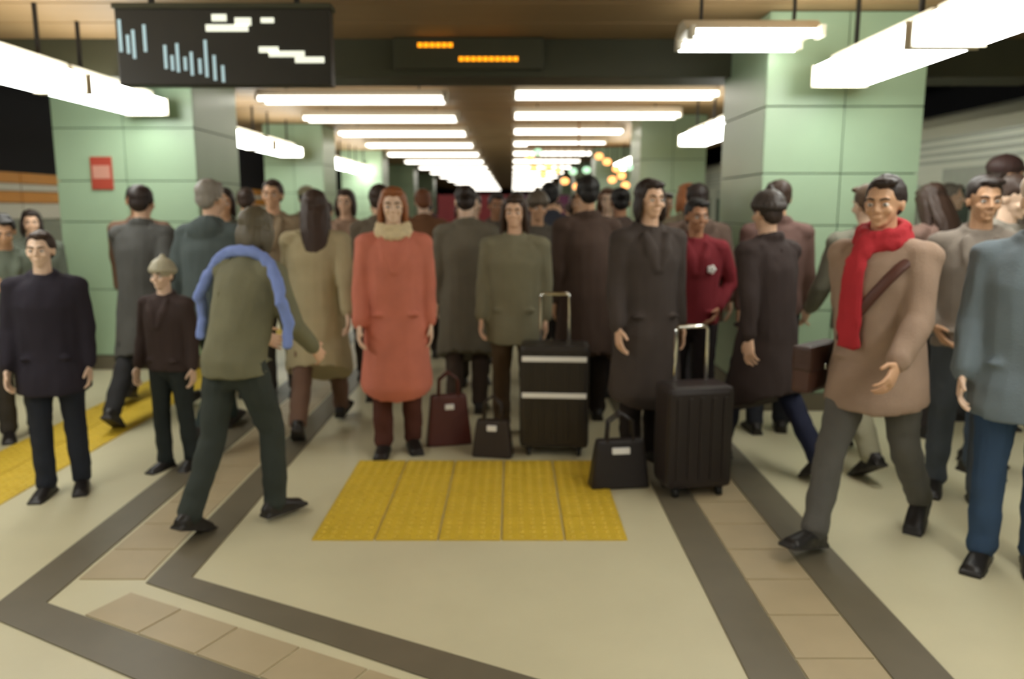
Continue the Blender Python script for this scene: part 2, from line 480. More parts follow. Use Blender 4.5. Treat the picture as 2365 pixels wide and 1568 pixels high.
# legs: (hip flex, knee bend, foot pitch) right/left; arms: (flex, abduct, elbow, forearm abduct) right/left
POSES = {
    'stand':  dict(legs=((3, 4, 0), (-3, 3, 0)), arms=((4, 9, 14, 3), (-3, 8, 12, 3)), lean=1, turn=0, nod=0),
    'walk':   dict(legs=((25, 6, -12), (-17, 20, 30)), arms=((-24, 9, 14, 4), (24, 8, 26, 0)), lean=4, turn=6, nod=3),
    'stride': dict(legs=((-14, 24, 32), (22, 8, -10)), arms=((20, 9, 30, -4), (-14, 10, 6, 8)), lean=4, turn=-8, nod=0),
    'phone':  dict(legs=((4, 5, 0), (-4, 4, 0)), arms=((14, 10, 98, -22), (2, 9, 16, 2)), lean=2, turn=-5, nod=20),
    'pocket': dict(legs=((-5, 4, 0), (8, 10, 0)), arms=((-16, 22, 52, -26), (-16, 22, 52, -26)), lean=2, turn=14, nod=5),
    'stoop':  dict(legs=((20, 20, 0), (-12, 14, 20)), arms=((30, 12, 36, -6), (20, 12, 60, -14)), lean=17, turn=10, nod=10),
}
SK = {}
def skeleton(pose):
    if pose in SK:
        return SK[pose]
    P = POSES[pose]; k = {}
    legs = []
    for s, (a, b, fp) in zip((-1, 1), P['legs']):
        hip = Vector((s * 0.088, 0, 0))
        knee = hip + 0.425 * Vector((s * 0.02, -math.sin(R(a)), -math.cos(R(a))))
        ank = knee + 0.40 * Vector((0, -math.sin(R(a - b)), -math.cos(R(a - b))))
        F = Matrix.Rotation(R(fp), 3, 'X') @ Matrix.Rotation(R(s * 8), 3, 'Z')
        lows = [ank + F @ Vector((0, y, -0.085)) for y in (0.06, -0.175)]
        legs.append((hip, knee, ank, F, min(v.z for v in lows)))
    h0 = -min(l[4] for l in legs)
    up = Vector((0, 0, h0))
    k['h'] = h0
    k['legs'] = [(h + up, kn + up, a + up, F) for h, kn, a, F, _ in legs]
    L = Matrix.Rotation(R(P['lean']), 3, 'X')          # +x rotation carries +z towards -y
    k['L'] = L
    T = lambda x, y, z: up + L @ Vector((x, y, z))
    k['T'] = T
    arms = []
    for s, (f, ab, e, fa) in zip((-1, 1), P['arms']):
        S = T(s * 0.170, 0.0, 0.475)
        E = S + L @ (dirv(f, ab, s) * 0.285)
        fd = L @ dirv(f + e, fa, s)
        W = E + fd * 0.245
        arms.append((S, E, W, fd))
    k['arms'] = arms
    k['head'] = Matrix.Translation(T(0, -0.012, 0.605)) @ (Matrix.Rotation(R(P['turn']), 4, 'Z') @ Matrix.Rotation(R(P['nod'] + P['lean'] * 0.3), 4, 'X'))
    SK[pose] = k
    return k

def hand(bm, W, d, s):
    n = Vector((-s, 0, 0)); n = (n - d * n.dot(d)).normalized()       # palm faces the body
    l = d.cross(n) * s
    if l.y > 0 and abs(l.y) > abs(l.z): l = -l
    if abs(l.z) > abs(l.y) and l.z < 0: l = -l
    add_tube(bm, [W - d * 0.03, W + d * 0.02, W + d * 0.06, W + d * 0.092], [(0.027, 0.02), (0.034, 0.017), (0.042, 0.016), (0.040, 0.013)], side=l)
    for i, (ln, off) in enumerate(((0.072, 0.033), (0.082, 0.011), (0.076, -0.011), (0.058, -0.032))):
        p = W + d * (0.088 - abs(i - 1) * 0.003) + l * off
        ang = 12 + 4 * i; pts = [p]; r = [0.0088]
        for q, fr in enumerate((0.45, 0.32, 0.25)):
            a = R(ang); dd = d * math.cos(a) + n * math.sin(a) + l * (0.10 - 0.07 * i)
            p = p + dd.normalized() * ln * fr; pts.append(p); r.append(0.0085 - 0.0006 * q)
            ang += 24
        add_tube(bm, pts, r, side=l, seg=10)
    p = W + d * 0.022 + l * 0.030
    add_tube(bm, [p, p + (d * 0.55 + l * 0.75 + n * 0.2).normalized() * 0.038, p + (d * 0.55 + l * 0.75 + n * 0.2).normalized() * 0.038 + (d * 0.9 + l * 0.25 + n * 0.4).normalized() * 0.034],
             [0.014, 0.0105, 0.009], side=n, seg=10)

def head_pieces(bm, M):
    def E(c, r, rx=0):
        rot = (M.to_3x3() @ Matrix.Rotation(R(rx), 3, 'X'))
        add_ell(bm, M @ Vector(c), r, rot)
    E((0, 0.012, 0.125), (0.074, 0.093, 0.090))        # cranium (chin at z 0, crown at 0.215)
    E((0, -0.020, 0.070), (0.058, 0.066, 0.068))       # face
    E((0, -0.040, 0.025), (0.038, 0.040, 0.028))       # jaw
    E((0, -0.070, 0.013), (0.018, 0.014, 0.014))       # chin
    E((0, -0.076, 0.122), (0.052, 0.014, 0.013))       # brow
    for s in (-1, 1):
        E((s * 0.036, -0.064, 0.072), (0.022, 0.018, 0.020))      # cheek
        E((s * 0.075, 0.012, 0.092), (0.010, 0.019, 0.030), -12)  # ear
        E((s * 0.011, -0.094, 0.070), (0.009, 0.010, 0.008))      # nostril
    a, b = M @ Vector((0, -0.082, 0.112)), M @ Vector((0, -0.101, 0.074))
    add_tube(bm, [a, (a + b) / 2, b], [0.009, 0.0105, 0.0125], side=M.to_3x3() @ Vector((1, 0, 0)), seg=10)
    E((0, -0.084, 0.046), (0.024, 0.010, 0.0065))      # upper lip
    E((0, -0.081, 0.035), (0.020, 0.010, 0.0065))      # lower lip

BODY = {}
def body_mesh(pose):
    if pose in BODY:
        return BODY[pose]
    k = skeleton(pose); T = k['T']; bm = bmesh.new()
    add_tube(bm, [T(0, 0, -0.06), T(0, 0, 0.03), T(0, 0, 0.14), T(0, 0, 0.28), T(0, 0, 0.40), T(0, 0, 0.49), T(0, 0.0, 0.53)],
             [(0.13, 0.09), (0.155, 0.105), (0.135, 0.095), (0.155, 0.112), (0.158, 0.108), (0.13, 0.078), (0.07, 0.06)])
    H = k['head']
    add_tube(bm, [T(0, 0.008, 0.50), T(0, -0.002, 0.56), H @ Vector((0, 0.012, 0.05))], [(0.062, 0.058), (0.054, 0.055), (0.052, 0.055)])
    head_pieces(bm, H)
    for s, (hip, kn, an, F) in zip((-1, 1), k['legs']):
        add_tube(bm, [hip + Vector((0, 0, 0.03)), hip.lerp(kn, 0.4), kn, kn.lerp(an, 0.35), an], [0.086, 0.076, 0.054, 0.052, 0.036])
        add_tube(bm, [an + F @ Vector((0, 0.03, -0.03)), an + F @ Vector((0, -0.05, -0.04)), an + F @ Vector((0, -0.14, -0.058))], [(0.034, 0.034), (0.04, 0.03), (0.036, 0.018)])
    for s, (S, E, W, fd) in zip((-1, 1), k['arms']):
        add_tube(bm, [S, S.lerp(E, 0.5), E, E.lerp(W, 0.35), W], [0.050, 0.045, 0.039, 0.038, 0.026])
        hand(bm, W, fd, s)
    BODY[pose] = remesh(bm, 'person_body', 0.0052, smooth=3, ratio=0.16)
    return BODY[pose]

TOPS = {}
HEM = {'jacket': -0.07, 'parka': -0.20, 'coat': -0.46, 'hoodie': -0.05}
def top_mesh(pose, style):
    if (pose, style) in TOPS:
        return TOPS[(pose, style)]
    k = skeleton(pose); T = k['T']; bm = bmesh.new()
    hem = HEM[style]; fat = {'jacket': 1.0, 'parka': 1.10, 'coat': 1.03, 'hoodie': 1.04}[style]
    up = Vector((0, 0, k['h']))
    prof = [(0.555, 0.070, 0.068), (0.53, 0.098, 0.082), (0.50, 0.165, 0.100), (0.455, 0.200, 0.118), (0.36, 0.200, 0.142), (0.22, 0.186, 0.142), (0.10, 0.180, 0.142), (0.0, 0.192, 0.148)]
    pts = [T(0, 0.004, z) for z, a, b in prof]; rr = [(a * fat, b * fat) for z, a, b in prof]
    z = -0.08
    yk = max(abs(l[1].y) for l in k['legs'])
    while z > hem - 0.01:
        t = -z / 0.46
        pts.append(up + Vector((0, -0.01 * t, z))); rr.append(((0.196 + 0.03 * t) * fat, (0.150 + (0.02 + 0.45 * yk) * t) * fat)); z -= 0.09
    pts.append(up + Vector((0, 0, hem))); rr.append(rr[-1])
    add_tube(bm, pts, rr, seg=20, cap=False)
    for S, E, W, fd in k['arms']:
        c = T(0, 0, 0.47)
        add_tube(bm, [S.lerp(c, 0.35), S, S.lerp(E, 0.5), E, E.lerp(W, 0.5), E.lerp(W, 0.93)], [r * fat for r in (0.075, 0.076, 0.064, 0.058, 0.052, 0.046)])
    for s in (-1, 1):
        add_ell(bm, T(s * 0.168, 0.004, 0.475), (0.078 * fat, 0.080 * fat, 0.070), k['L'])
        add_ell(bm, T(s * 0.105, 0.010, 0.505), (0.085, 0.072 * fat, 0.048), k['L'])
    # collar
    for i in range(14):
        a = 2 * math.pi * i / 14
        add_ell(bm, T(0.074 * math.cos(a), 0.006 + 0.07 * math.sin(a), 0.545 + 0.018 * math.sin(a)), (0.026, 0.024, 0.036), seg=8, rings=6)
    if style in ('hoodie', 'parka'):
        add_ell(bm, T(0, 0.105, 0.50), (0.12, 0.055, 0.085), k['L'])
    if style in ('coat', 'jacket'):                    # lapels and front closing
        for s in (-1, 1):
            add_tube(bm, [T(s * 0.075, -0.085 * fat, 0.52), T(s * 0.05, -0.125 * fat, 0.42), T(s * 0.012, -0.142 * fat, 0.30)], [(0.022, 0.014), (0.034, 0.016), (0.016, 0.012)], seg=8)
    for s in (-1, 1):                                  # pocket flaps
        if style != 'hoodie':
            add_ell(bm, T(s * 0.115, -0.122 * fat, 0.03), (0.05, 0.022, 0.014), seg=10, rings=6)
    TOPS[(pose, style)] = remesh(bm, style, 0.011, smooth=3, ratio=0.45, wrinkle=0.011, wfreq=9, wz=0.55)
    return TOPS[(pose, style)]

LEGS = {}
def legs_mesh(pose):
    if pose in LEGS:
        return LEGS[pose]
    k = skeleton(pose); up = Vector((0, 0, k['h'])); bm = bmesh.new()
    add_tube(bm, [up + Vector((0, 0, -0.07)), up, up + Vector((0, 0, 0.09))], [(0.145, 0.105), (0.172, 0.122), (0.158, 0.112)])
    for hip, kn, an, F in k['legs']:
        add_tube(bm, [hip + Vector((0, 0, 0.0)), hip.lerp(kn, 0.45), kn, kn.lerp(an, 0.4), kn.lerp(an, 0.86), kn.lerp(an, 1.03)],
                 [0.100, 0.089, 0.070, 0.067, 0.062, 0.064])
    LEGS[pose] = remesh(bm, 'trousers', 0.011, smooth=3, ratio=0.5, wrinkle=0.010, wfreq=8, wz=1.3)
    return LEGS[pose]

def make_shoe():
    bm = bmesh.new()
    add_tube(bm, [(0, 0.062, -0.045), (0, 0.02, -0.035), (0, -0.05, -0.044), (0, -0.11, -0.055), (0, -0.160, -0.061)], [(0.037, 0.036), (0.041, 0.046), (0.044, 0.038), (0.047, 0.027), (0.040, 0.020)], seg=14)
    add_tube(bm, [(0, 0.02, -0.05), (0, 0.02, 0.0)], [(0.042, 0.048), (0.044, 0.05)], cap=False)
    for y, w in ((0.045, 0.039), (0.0, 0.040), (-0.06, 0.045), (-0.115, 0.049), (-0.150, 0.044)):
        add_box(bm, -w, w, y - 0.045, y + 0.04, -0.085, -0.064)
    return remesh(bm, 'shoe', 0.007, smooth=3, ratio=0.5)
SHOE = make_shoe()
bm = bmesh.new()
for y, w in ((0.045, 0.041), (0.0, 0.042), (-0.06, 0.047), (-0.115, 0.050), (-0.148, 0.046)):
    add_box(bm, -w, w, y - 0.047, y + 0.042, -0.086, -0.072)
SOLE = remesh(bm, 'sole', 0.007, smooth=2, ratio=0.5)

def make_hair(style):
    bm = bmesh.new()
    if style == 'short':
        add_ell(bm, (0, 0.026, 0.142), (0.083, 0.096, 0.084)); add_ell(bm, (0, 0.062, 0.095), (0.070, 0.052, 0.066)); add_ell(bm, (0.012, -0.052, 0.192), (0.056, 0.036, 0.022))
        for s in (-1, 1): add_ell(bm, (s * 0.070, 0.024, 0.125), (0.014, 0.036, 0.044))
    elif style == 'bob':
        add_ell(bm, (0, 0.026, 0.142), (0.088, 0.098, 0.086)); add_ell(bm, (0, 0.060, 0.060), (0.086, 0.058, 0.098)); add_ell(bm, (0, -0.046, 0.188), (0.062, 0.042, 0.026))
        for s in (-1, 1): add_ell(bm, (s * 0.078, 0.010, 0.060), (0.022, 0.050, 0.088))
    elif style == 'long':
        add_ell(bm, (0, 0.026, 0.142), (0.088, 0.098, 0.086)); add_ell(bm, (0, -0.046, 0.188), (0.060, 0.042, 0.026))
        add_tube(bm, [(0, 0.05, 0.15), (0, 0.082, 0.05), (0, 0.11, -0.08), (0, 0.125, -0.22)], [(0.084, 0.05), (0.096, 0.050), (0.10, 0.045), (0.07, 0.03)])
        for s in (-1, 1): add_tube(bm, [(s * 0.074, 0.0, 0.15), (s * 0.084, 0.012, 0.05), (s * 0.088, 0.03, -0.08)], [(0.018, 0.05), (0.022, 0.052), (0.02, 0.035)])
    elif style == 'bun':
        add_ell(bm, (0, 0.024, 0.140), (0.083, 0.095, 0.084)); add_ell(bm, (0, 0.062, 0.095), (0.070, 0.050, 0.060)); add_ell(bm, (0, 0.118, 0.165), (0.042, 0.04, 0.042)); add_ell(bm, (0, -0.05, 0.186), (0.056, 0.038, 0.022))
    elif style == 'beanie':
        add_ell(bm, (0, 0.014, 0.155), (0.094, 0.112, 0.092))
        for i in range(20):
            a = 2 * math.pi * i / 20
            add_ell(bm, (0.088 * math.cos(a), 0.016 + 0.105 * math.sin(a), 0.145 - 0.008 * math.sin(a)), (0.017, 0.017, 0.026), seg=8, rings=6)
        add_ell(bm, (0, 0.02, 0.25), (0.024, 0.024, 0.022))
    elif style == 'cap':
        add_ell(bm, (0, 0.014, 0.160), (0.092, 0.110, 0.078))
        add_tube(bm, [(0, -0.06, 0.148), (0, -0.11, 0.145), (0, -0.155, 0.136)], [(0.075, 0.012), (0.072, 0.010), (0.045, 0.007)])
        add_ell(bm, (0, 0.014, 0.236), (0.012, 0.012, 0.008))
    w = 0.006 if style not in ('beanie', 'cap') else 0.002
    return remesh(bm, style, 0.0065, smooth=2, ratio=0.4, wrinkle=w, wfreq=38, wz=0.25)
HAIR = {s: make_hair(s) for s in ('short', 'bob', 'long', 'bun', 'beanie', 'cap')}
# eyes: white balls; irises: dark fronts; eyebrows
bm = bmesh.new(); add_ell(bm, (0, 0, 0), (0.0135, 0.012, 0.0085), seg=12, rings=8)
EYE = to_mesh(bm, 'eye', True)
bm = bmesh.new(); add_ell(bm, (0, -0.0095, 0), (0.0055, 0.0035, 0.0055), seg=10, rings=6)
IRIS = to_mesh(bm, 'iris', True)
BROW = []
for s in (-1, 1):
    bm = bmesh.new(); add_tube(bm, [(s * 0.014, -0.091, 0.120), (s * 0.032, -0.089, 0.126), (s * 0.048, -0.078, 0.121)], [(0.003, 0.005), (0.003, 0.005), (0.002, 0.003)], side=Vector((0, 1, 0)), seg=6)
    BROW.append(to_mesh(bm, 'eyebrow', True))
M_EYE = mat('eye_white', (214, 208, 200), rough=0.3); M_IRIS = mat('iris', (36, 26, 20), rough=0.2)

SCARF = {}
def scarf_mesh(pose, tail):
    if (pose, tail) in SCARF: return SCARF[(pose, tail)]
    k = skeleton(pose); T = k['T']; bm = bmesh.new()
    for dz, rr in ((0.545, 0.098), (0.585, 0.086)):
        for i in range(22):
            a = 2 * math.pi * i / 22
            add_ell(bm, T(rr * math.cos(a), 0.0 + (rr - 0.005) * math.sin(a), dz + 0.02 * math.sin(a)), (0.030, 0.030, 0.033), seg=8, rings=6)
    if tail:
        add_tube(bm, [T(-0.03, -0.10, 0.55), T(-0.055, -0.165, 0.42), T(-0.06, -0.175, 0.22), T(-0.06, -0.175, 0.08)], [(0.045, 0.022), (0.052, 0.018), (0.055, 0.016), (0.058, 0.012)])
    SCARF[(pose, tail)] = remesh(bm, 'scarf', 0.009, smooth=2, ratio=0.5, wrinkle=0.009, wfreq=22, wz=1.0)
    return SCARF[(pose, tail)]

SHAWL = {}
def shawl_mesh(pose):
    if pose in SHAWL: return SHAWL[pose]
    k = skeleton(pose); T = k['T']; bm = bmesh.new()
    pts = []
    for i in range(13):                                # a band lying over both shoulders, ends hanging down the arms
        t = -1 + 2 * i / 12
        x = 0.305 * t; z = 0.572 - 0.26 * abs(t) ** 3.2
        pts.append(T(x, 0.088 - 0.045 * abs(t), z))
    add_tube(bm, pts, [(0.026, 0.034)] * 13, side=Vector((0, 1, 0)), seg=10)
    for s in (-1, 1):
        add_tube(bm, [T(s * 0.30, 0.04, 0.33), T(s * 0.31, -0.02, 0.22), T(s * 0.32, -0.03, 0.10)], [(0.03, 0.03), (0.034, 0.024), (0.034, 0.014)], seg=10)
    SHAWL[pose] = remesh(bm, 'shawl', 0.009, smooth=2, ratio=0.5, wrinkle=0.008, wfreq=20, wz=1.0)
    return SHAWL[pose]

STRAP = {}
def strap_mesh(pose):
    if pose in STRAP: return STRAP[pose]
    k = skeleton(pose); T = k['T']; bm = bmesh.new()
    pts = []
    for i in range(25):                                # loop from left shoulder across chest and back to the right hip
        a = 2 * math.pi * i / 24
        x = 0.17 * math.cos(a); z = 0.27 + 0.24 * math.cos(a)
        r = 0.165 if abs(math.cos(a)) < 0.8 else 0.12
        pts.append(T(x * 1.05, r * math.sin(a), z))
    add_tube(bm, pts, [(0.008, 0.024)] * 25, side=Vector((0, 1, 0)), seg=8)
    STRAP[pose] = to_mesh(bm, 'strap', True)
    return STRAP[pose]

def make_backpack():
    bm = bmesh.new()
    add_ell(bm, (0, 0, 0), (0.155, 0.085, 0.215)); add_box(bm, -0.14, 0.14, -0.07, 0.06, -0.20, 0.14, 0.03)
    add_ell(bm, (0, 0.07, -0.07), (0.115, 0.05, 0.10))
    add_tube(bm, [(-0.04, -0.02, 0.20), (0, -0.02, 0.24), (0.04, -0.02, 0.20)], [0.01, 0.01, 0.01])
    return remesh(bm, 'pack', 0.010, smooth=3, ratio=0.5, wrinkle=0.008, wfreq=11)
PACK = make_backpack()

SKIN = [(222, 182, 152), (206, 162, 128), (232, 200, 174), (176, 128, 96), (140, 98, 72)]
def skin(i):
    return mat('skin_%d' % i, SKIN[i], rough=0.5, var=0.06, scale=12, bump=0.06, bscale=200)

BREAKAGE = []
def person(x, y, rot, height, pose, top, top_rgb, leg_rgb, hair, hair_rgb, label, group=None, sk=0, shoe_rgb=(30, 26, 24), scarf=None, tail=False,
           shawl=None, strap=None, fur=None, pack=None, face=True):
    k = skeleton(pose)
    s = height / 1.72
    o = put('person', body_mesh(pose), skin(sk), None, (x, y, 0), (0, 0, R(rot)))
    o.scale = (s, s, s)
    tag(o, label, 'person', group)
    c = put(top, top_mesh(pose, top), cloth(top_rgb), o)
    put('trousers', legs_mesh(pose), cloth(leg_rgb), o)
    for hip, kn, an, F in k['legs']:
        sh = put('shoe', SHOE, mat('shoe_%d_%d_%d' % shoe_rgb, shoe_rgb, rough=0.45), o)
        sh.matrix_local = Matrix.Translation(an) @ F.to_4x4()
        so = put('sole', SOLE, mat('shoe_sole', (52, 48, 44), rough=0.7), sh)
    H = k['head']
    hat = hair in ('beanie', 'cap')
    if hat:
        under = put('hair', HAIR['short'], mat('hair_under', (52, 38, 30), rough=0.6, var=0.3, scale=40), o); under.matrix_local = H @ Matrix.Translation((0, 0.003, 0.006)) @ Matrix.Diagonal((0.93, 0.93, 0.93, 1))
    h = put('hair' if not hat else hair, HAIR[hair], mat('%s_%d_%d_%d' % (('hair', 'hat')[hat], *hair_rgb), hair_rgb, rough=0.55, var=0.3, scale=30, stretch=(3, 3, 0.5)), o)
    h.matrix_local = H
    if face:
        for q, s1 in enumerate((-1, 1)):
            e = put('eye', EYE, M_EYE, o); e.matrix_local = H @ Matrix.Translation((s1 * 0.031, -0.0745, 0.098))
            put('iris', IRIS, M_IRIS, e)
            b = put('eyebrow', BROW[q], mat('brow', (48, 34, 26), rough=0.7), o); b.matrix_local = H
    if scarf:
        put('scarf', scarf_mesh(pose, tail), cloth(scarf), o)
    if fur:
        put('fur_collar', scarf_mesh(pose, False), mat('fur', fur, rough=0.95, var=0.25, scale=40, bump=0.8, bscale=220), o)
    if shawl:
        put('shawl', shawl_mesh(pose), cloth(shawl), o)
    if strap:
        put('bag_strap', strap_mesh(pose), mat('leather_%d_%d_%d' % strap, strap, rough=0.5), o)
    return o

def local(o, v):
    """world point of a point given in a person's own frame"""
    return Matrix.LocRotScale(o.location, o.rotation_euler, o.scale) @ Vector(v)

# x, y in metres on the platform (camera stands at the origin looking along +y), rot 0 faces the camera
BROWN, DKBROWN, BLACKH, BLOND, GREYH = (58, 40, 30), (40, 28, 24), (24, 20, 20), (206, 178, 128), (140, 134, 126)
p_scarf = person(1.66, 3.55, -48, 1.70, 'walk', 'parka', (158, 134, 116), (96, 94, 90), 'short', DKBROWN, 'person walking in a dusty beige parka with a bright red scarf and shoulder strap', scarf=(178, 48, 56), tail=True, strap=(84, 48, 38), sk=1)
p_red = person(-0.73, 4.95, 8, 1.66, 'stand', 'coat', (206, 124, 104), (88, 52, 44), 'bob', (146, 88, 50), 'person standing in a salmon red long coat with a cream fur collar', fur=(236, 214, 172), sk=2)
p_blue = person(-1.33, 3.75, 152, 1.56, 'stoop', 'jacket', (122, 120, 96), (58, 64, 60), 'bob', (92, 84, 66), 'stooping person in an olive jacket with a pale blue shawl over the shoulders', shawl=(132, 152, 214), sk=0)
person(-1.34, 5.45, 184, 1.68, 'walk', 'coat', (184, 172, 138), (120, 94, 80), 'long', BROWN, 'long-haired person in a pale beige long coat left of the red coat', sk=2)
person(-2.47, 4.2, 14, 1.42, 'stand', 'parka', (46, 42, 52), (42, 46, 56), 'short', BROWN, 'shorter bareheaded person in a dark navy parka near the left edge', sk=2)
person(-2.02, 4.62, -12, 1.24, 'stand', 'jacket', (66, 54, 52), (46, 52, 52), 'beanie', (176, 170, 146), 'small child in a dark brown jacket and pale knitted hat', sk=2)
person(-3.36, 5.3, 38, 1.50, 'phone', 'jacket', (102, 110, 96), (60, 56, 52), 'short', BLACKH, 'person in a grey-green jacket looking down at the left edge', sk=1)
person(-2.66, 5.75, 176, 1.72, 'walk', 'coat', (84, 84, 82), (48, 48, 50), 'short', DKBROWN, 'person walking away in a dark grey long coat behind the child', sk=0)
person(-1.98, 5.25, 168, 1.74, 'stride', 'parka', (82, 92, 92), (50, 62, 60), 'short', GREYH, 'grey-haired person striding away in a slate parka', sk=0)
person(-1.92, 6.5, 4, 1.76, 'stand', 'jacket', (142, 124, 100), (70, 66, 60), 'short', BROWN, 'person facing us in a tan jacket behind the slate parka', sk=1)
person(-0.34, 5.95, 182, 1.70, 'stand', 'coat', (116, 110, 96), (74, 62, 54), 'bun', DKBROWN, 'person with a hair bun in a grey-beige long coat right of the red coat', sk=2)
p_case = person(0.02, 5.35, -6, 1.62, 'stand', 'parka', (128, 124, 102), (86, 70, 52), 'long', BROWN, 'long-haired person in an olive-grey parka beside the striped suitcase', sk=0)
person(0.54, 5.75, 188, 1.76, 'stand', 'coat', (84, 68, 60), (46, 38, 34), 'short', BLACKH, 'tall dark-haired person in a dark brown long coat seen from behind', sk=1)
p_bag = person(0.80, 4.72, 18, 1.70, 'stand', 'coat', (70, 62, 58), (38, 32, 30), 'bob', DKBROWN, 'person in a charcoal long coat beside a black handbag', sk=0)
p_pin = person(1.22, 5.35, -4, 1.60, 'pocket', 'jacket', (124, 40, 48), (38, 32, 34), 'short', BLACKH, 'person in a maroon jacket with hands at the pockets', sk=3)
person(1.50, 4.62, -152, 1.64, 'stride', 'coat', (58, 48, 46), (34, 38, 58), 'beanie', (60, 52, 48), 'person in a near-black long coat and dark knitted hat walking away', sk=0)
person(1.80, 5.45, 172, 1.72, 'stand', 'jacket', (116, 90, 84), (44, 46, 54), 'short', BROWN, 'person in a mauve-brown jacket just before the right green column', sk=1)
person(2.12, 4.75, 184, 1.70, 'walk', 'hoodie', (124, 122, 108), (156, 152, 128), 'short', (84, 64, 46), 'person in a grey hooded top and pale khaki trousers', sk=2)
person(2.40, 4.12, -24, 1.70, 'pocket', 'jacket', (130, 120, 110), (78, 84, 92), 'short', DKBROWN, 'person in a taupe jacket with hands at the pockets near the right edge', sk=1)
person(2.16, 3.28, -34, 1.68, 'stand', 'parka', (116, 128, 136), (58, 80, 108), 'cap', (222, 204, 190), 'person in a blue-grey parka, blue jeans and pale pink cap at the right edge', sk=2)
person(3.38, 5.6, 84, 1.88, 'stand', 'jacket', (110, 102, 94), (58, 58, 60), 'cap', (70, 50, 48), 'tall person in a grey-brown jacket and dark cap by the train', sk=1)
person(2.86, 5.42, 200, 1.70, 'phone', 'parka', (134, 108, 98), (62, 56, 56), 'long', BROWN, 'long-haired person in a rosy taupe parka beside the right column', sk=0)
person(3.72, 6.9, 60, 1.74, 'stand', 'coat', (150, 146, 134), (66, 66, 66), 'short', GREYH, 'person in a pale grey long coat between the right column and the train', sk=2)
# behind the first rows
person(-4.0, 6.7, 30, 1.52, 'stand', 'parka', (98, 104, 92), (56, 58, 54), 'bob', DKBROWN, 'person in a dull green parka before the left green column', sk=0)
person(-3.05, 6.6, 12, 1.74, 'walk', 'jacket', (112, 86, 70), (52, 48, 46), 'short', BLACKH, 'person in a rust brown jacket walking past the left green column', sk=3)
person(-2.5, 7.6, 190, 1.72, 'stand', 'coat', (110, 116, 98), (60, 62, 56), 'short', BROWN, 'person in a sage long coat right of the left green column', sk=1)
person(-1.48, 7.2, 0, 1.70, 'stand', 'jacket', (156, 128, 108), (76, 66, 60), 'bob', BROWN, 'person in a rosy beige jacket behind the pale beige coat', sk=0)
person(-2.2, 8.6, 176, 1.78, 'walk', 'jacket', (126, 112, 86), (60, 56, 50), 'cap', (150, 140, 110), 'person in an ochre-grey jacket and khaki cap', sk=1)
person(-0.86, 7.8, 184, 1.74, 'walk', 'jacket', (126, 88, 62), (58, 48, 44), 'short', (120, 70, 40), 'auburn-haired person in a copper brown jacket behind the red coat', sk=2)
person(-0.16, 8.0, 6, 1.70, 'walk', 'parka', (108, 100, 90), (60, 54, 50), 'short', DKBROWN, 'person in a warm grey parka walking towards us down the middle', sk=3)
person(0.34, 7.3, 178, 1.76, 'stand', 'jacket', (66, 68, 78), (48, 44, 46), 'short', BLACKH, 'person in a blue-black jacket behind the suitcase owner', sk=1)
person(0.90, 7.6, -8, 1.72, 'stand', 'coat', (130, 118, 98), (58, 52, 48), 'long', (96, 62, 40), 'long-haired person in a pale taupe long coat behind the charcoal coat', sk=2)
person(1.50, 6.9, 186, 1.74, 'stand', 'parka', (134, 122, 100), (60, 54, 50), 'bob', (178, 112, 68), 'ginger-haired person in a sand parka left of the right green column', sk=0)
person(1.58, 8.4, 4, 1.72, 'walk', 'jacket', (124, 112, 98), (56, 52, 50), 'short', BROWN, 'person in a stone grey jacket walking out from behind the right column', sk=1)
far = [(-2.4, 10.4, 170, 'jacket', (110, 104, 80), 'short', BROWN, 'person in a moss jacket below the second left lamp row'),
       (-1.75, 11.0, 8, 'coat', (128, 112, 92), 'bob', DKBROWN, 'far person in a camel long coat, left of the red tops'),
       (-1.1, 10.2, 182, 'jacket', (138, 62, 50), 'short', BLACKH, 'far person in a brick red jacket'),
       (-0.5, 10.8, 4, 'parka', (120, 44, 46), 'short', DKBROWN, 'far person in a crimson parka in the middle of the hall'),
       (0.05, 10.1, 178, 'jacket', (98, 40, 58), 'long', BLACKH, 'far long-haired person in a wine jacket'),
       (0.6, 10.9, 0, 'coat', (84, 36, 66), 'short', BROWN, 'far person in a purple long coat'),
       (1.2, 10.3, 186, 'jacket', (112, 92, 80), 'cap', (60, 50, 46), 'far person in a brown jacket and cap under the warm bulbs'),
       (-2.2, 13.0, 4, 'jacket', (104, 98, 82), 'short', BROWN, 'distant person in a drab jacket beside the second left column'),
       (-1.4, 13.4, 176, 'parka', (92, 70, 58), 'short', BLACKH, 'distant person in a chestnut parka'),
       (-0.8, 12.6, 2, 'jacket', (118, 50, 46), 'bob', DKBROWN, 'distant person in a dull red jacket'),
       (-0.2, 13.6, 182, 'coat', (74, 36, 48), 'short', BLACKH, 'distant person in a plum long coat'),
       (0.4, 12.9, 0, 'jacket', (106, 48, 60), 'long', BROWN, 'distant long-haired person in a rose jacket'),
       (1.0, 14.2, 178, 'parka', (96, 84, 74), 'short', BROWN, 'distant person in a dun parka under the warm bulbs')]
for i, (x, y, r, top, rgb, hr, hc, lab) in enumerate(far):
    person(x, y, r, 1.64 + 0.03 * (i * 5 % 5), ('walk', 'stand', 'stride')[i % 3], top, rgb, (56, 50, 48), hr, hc, lab, sk=i % 4, face=abs(((r + 180) % 360) - 180) < 60)
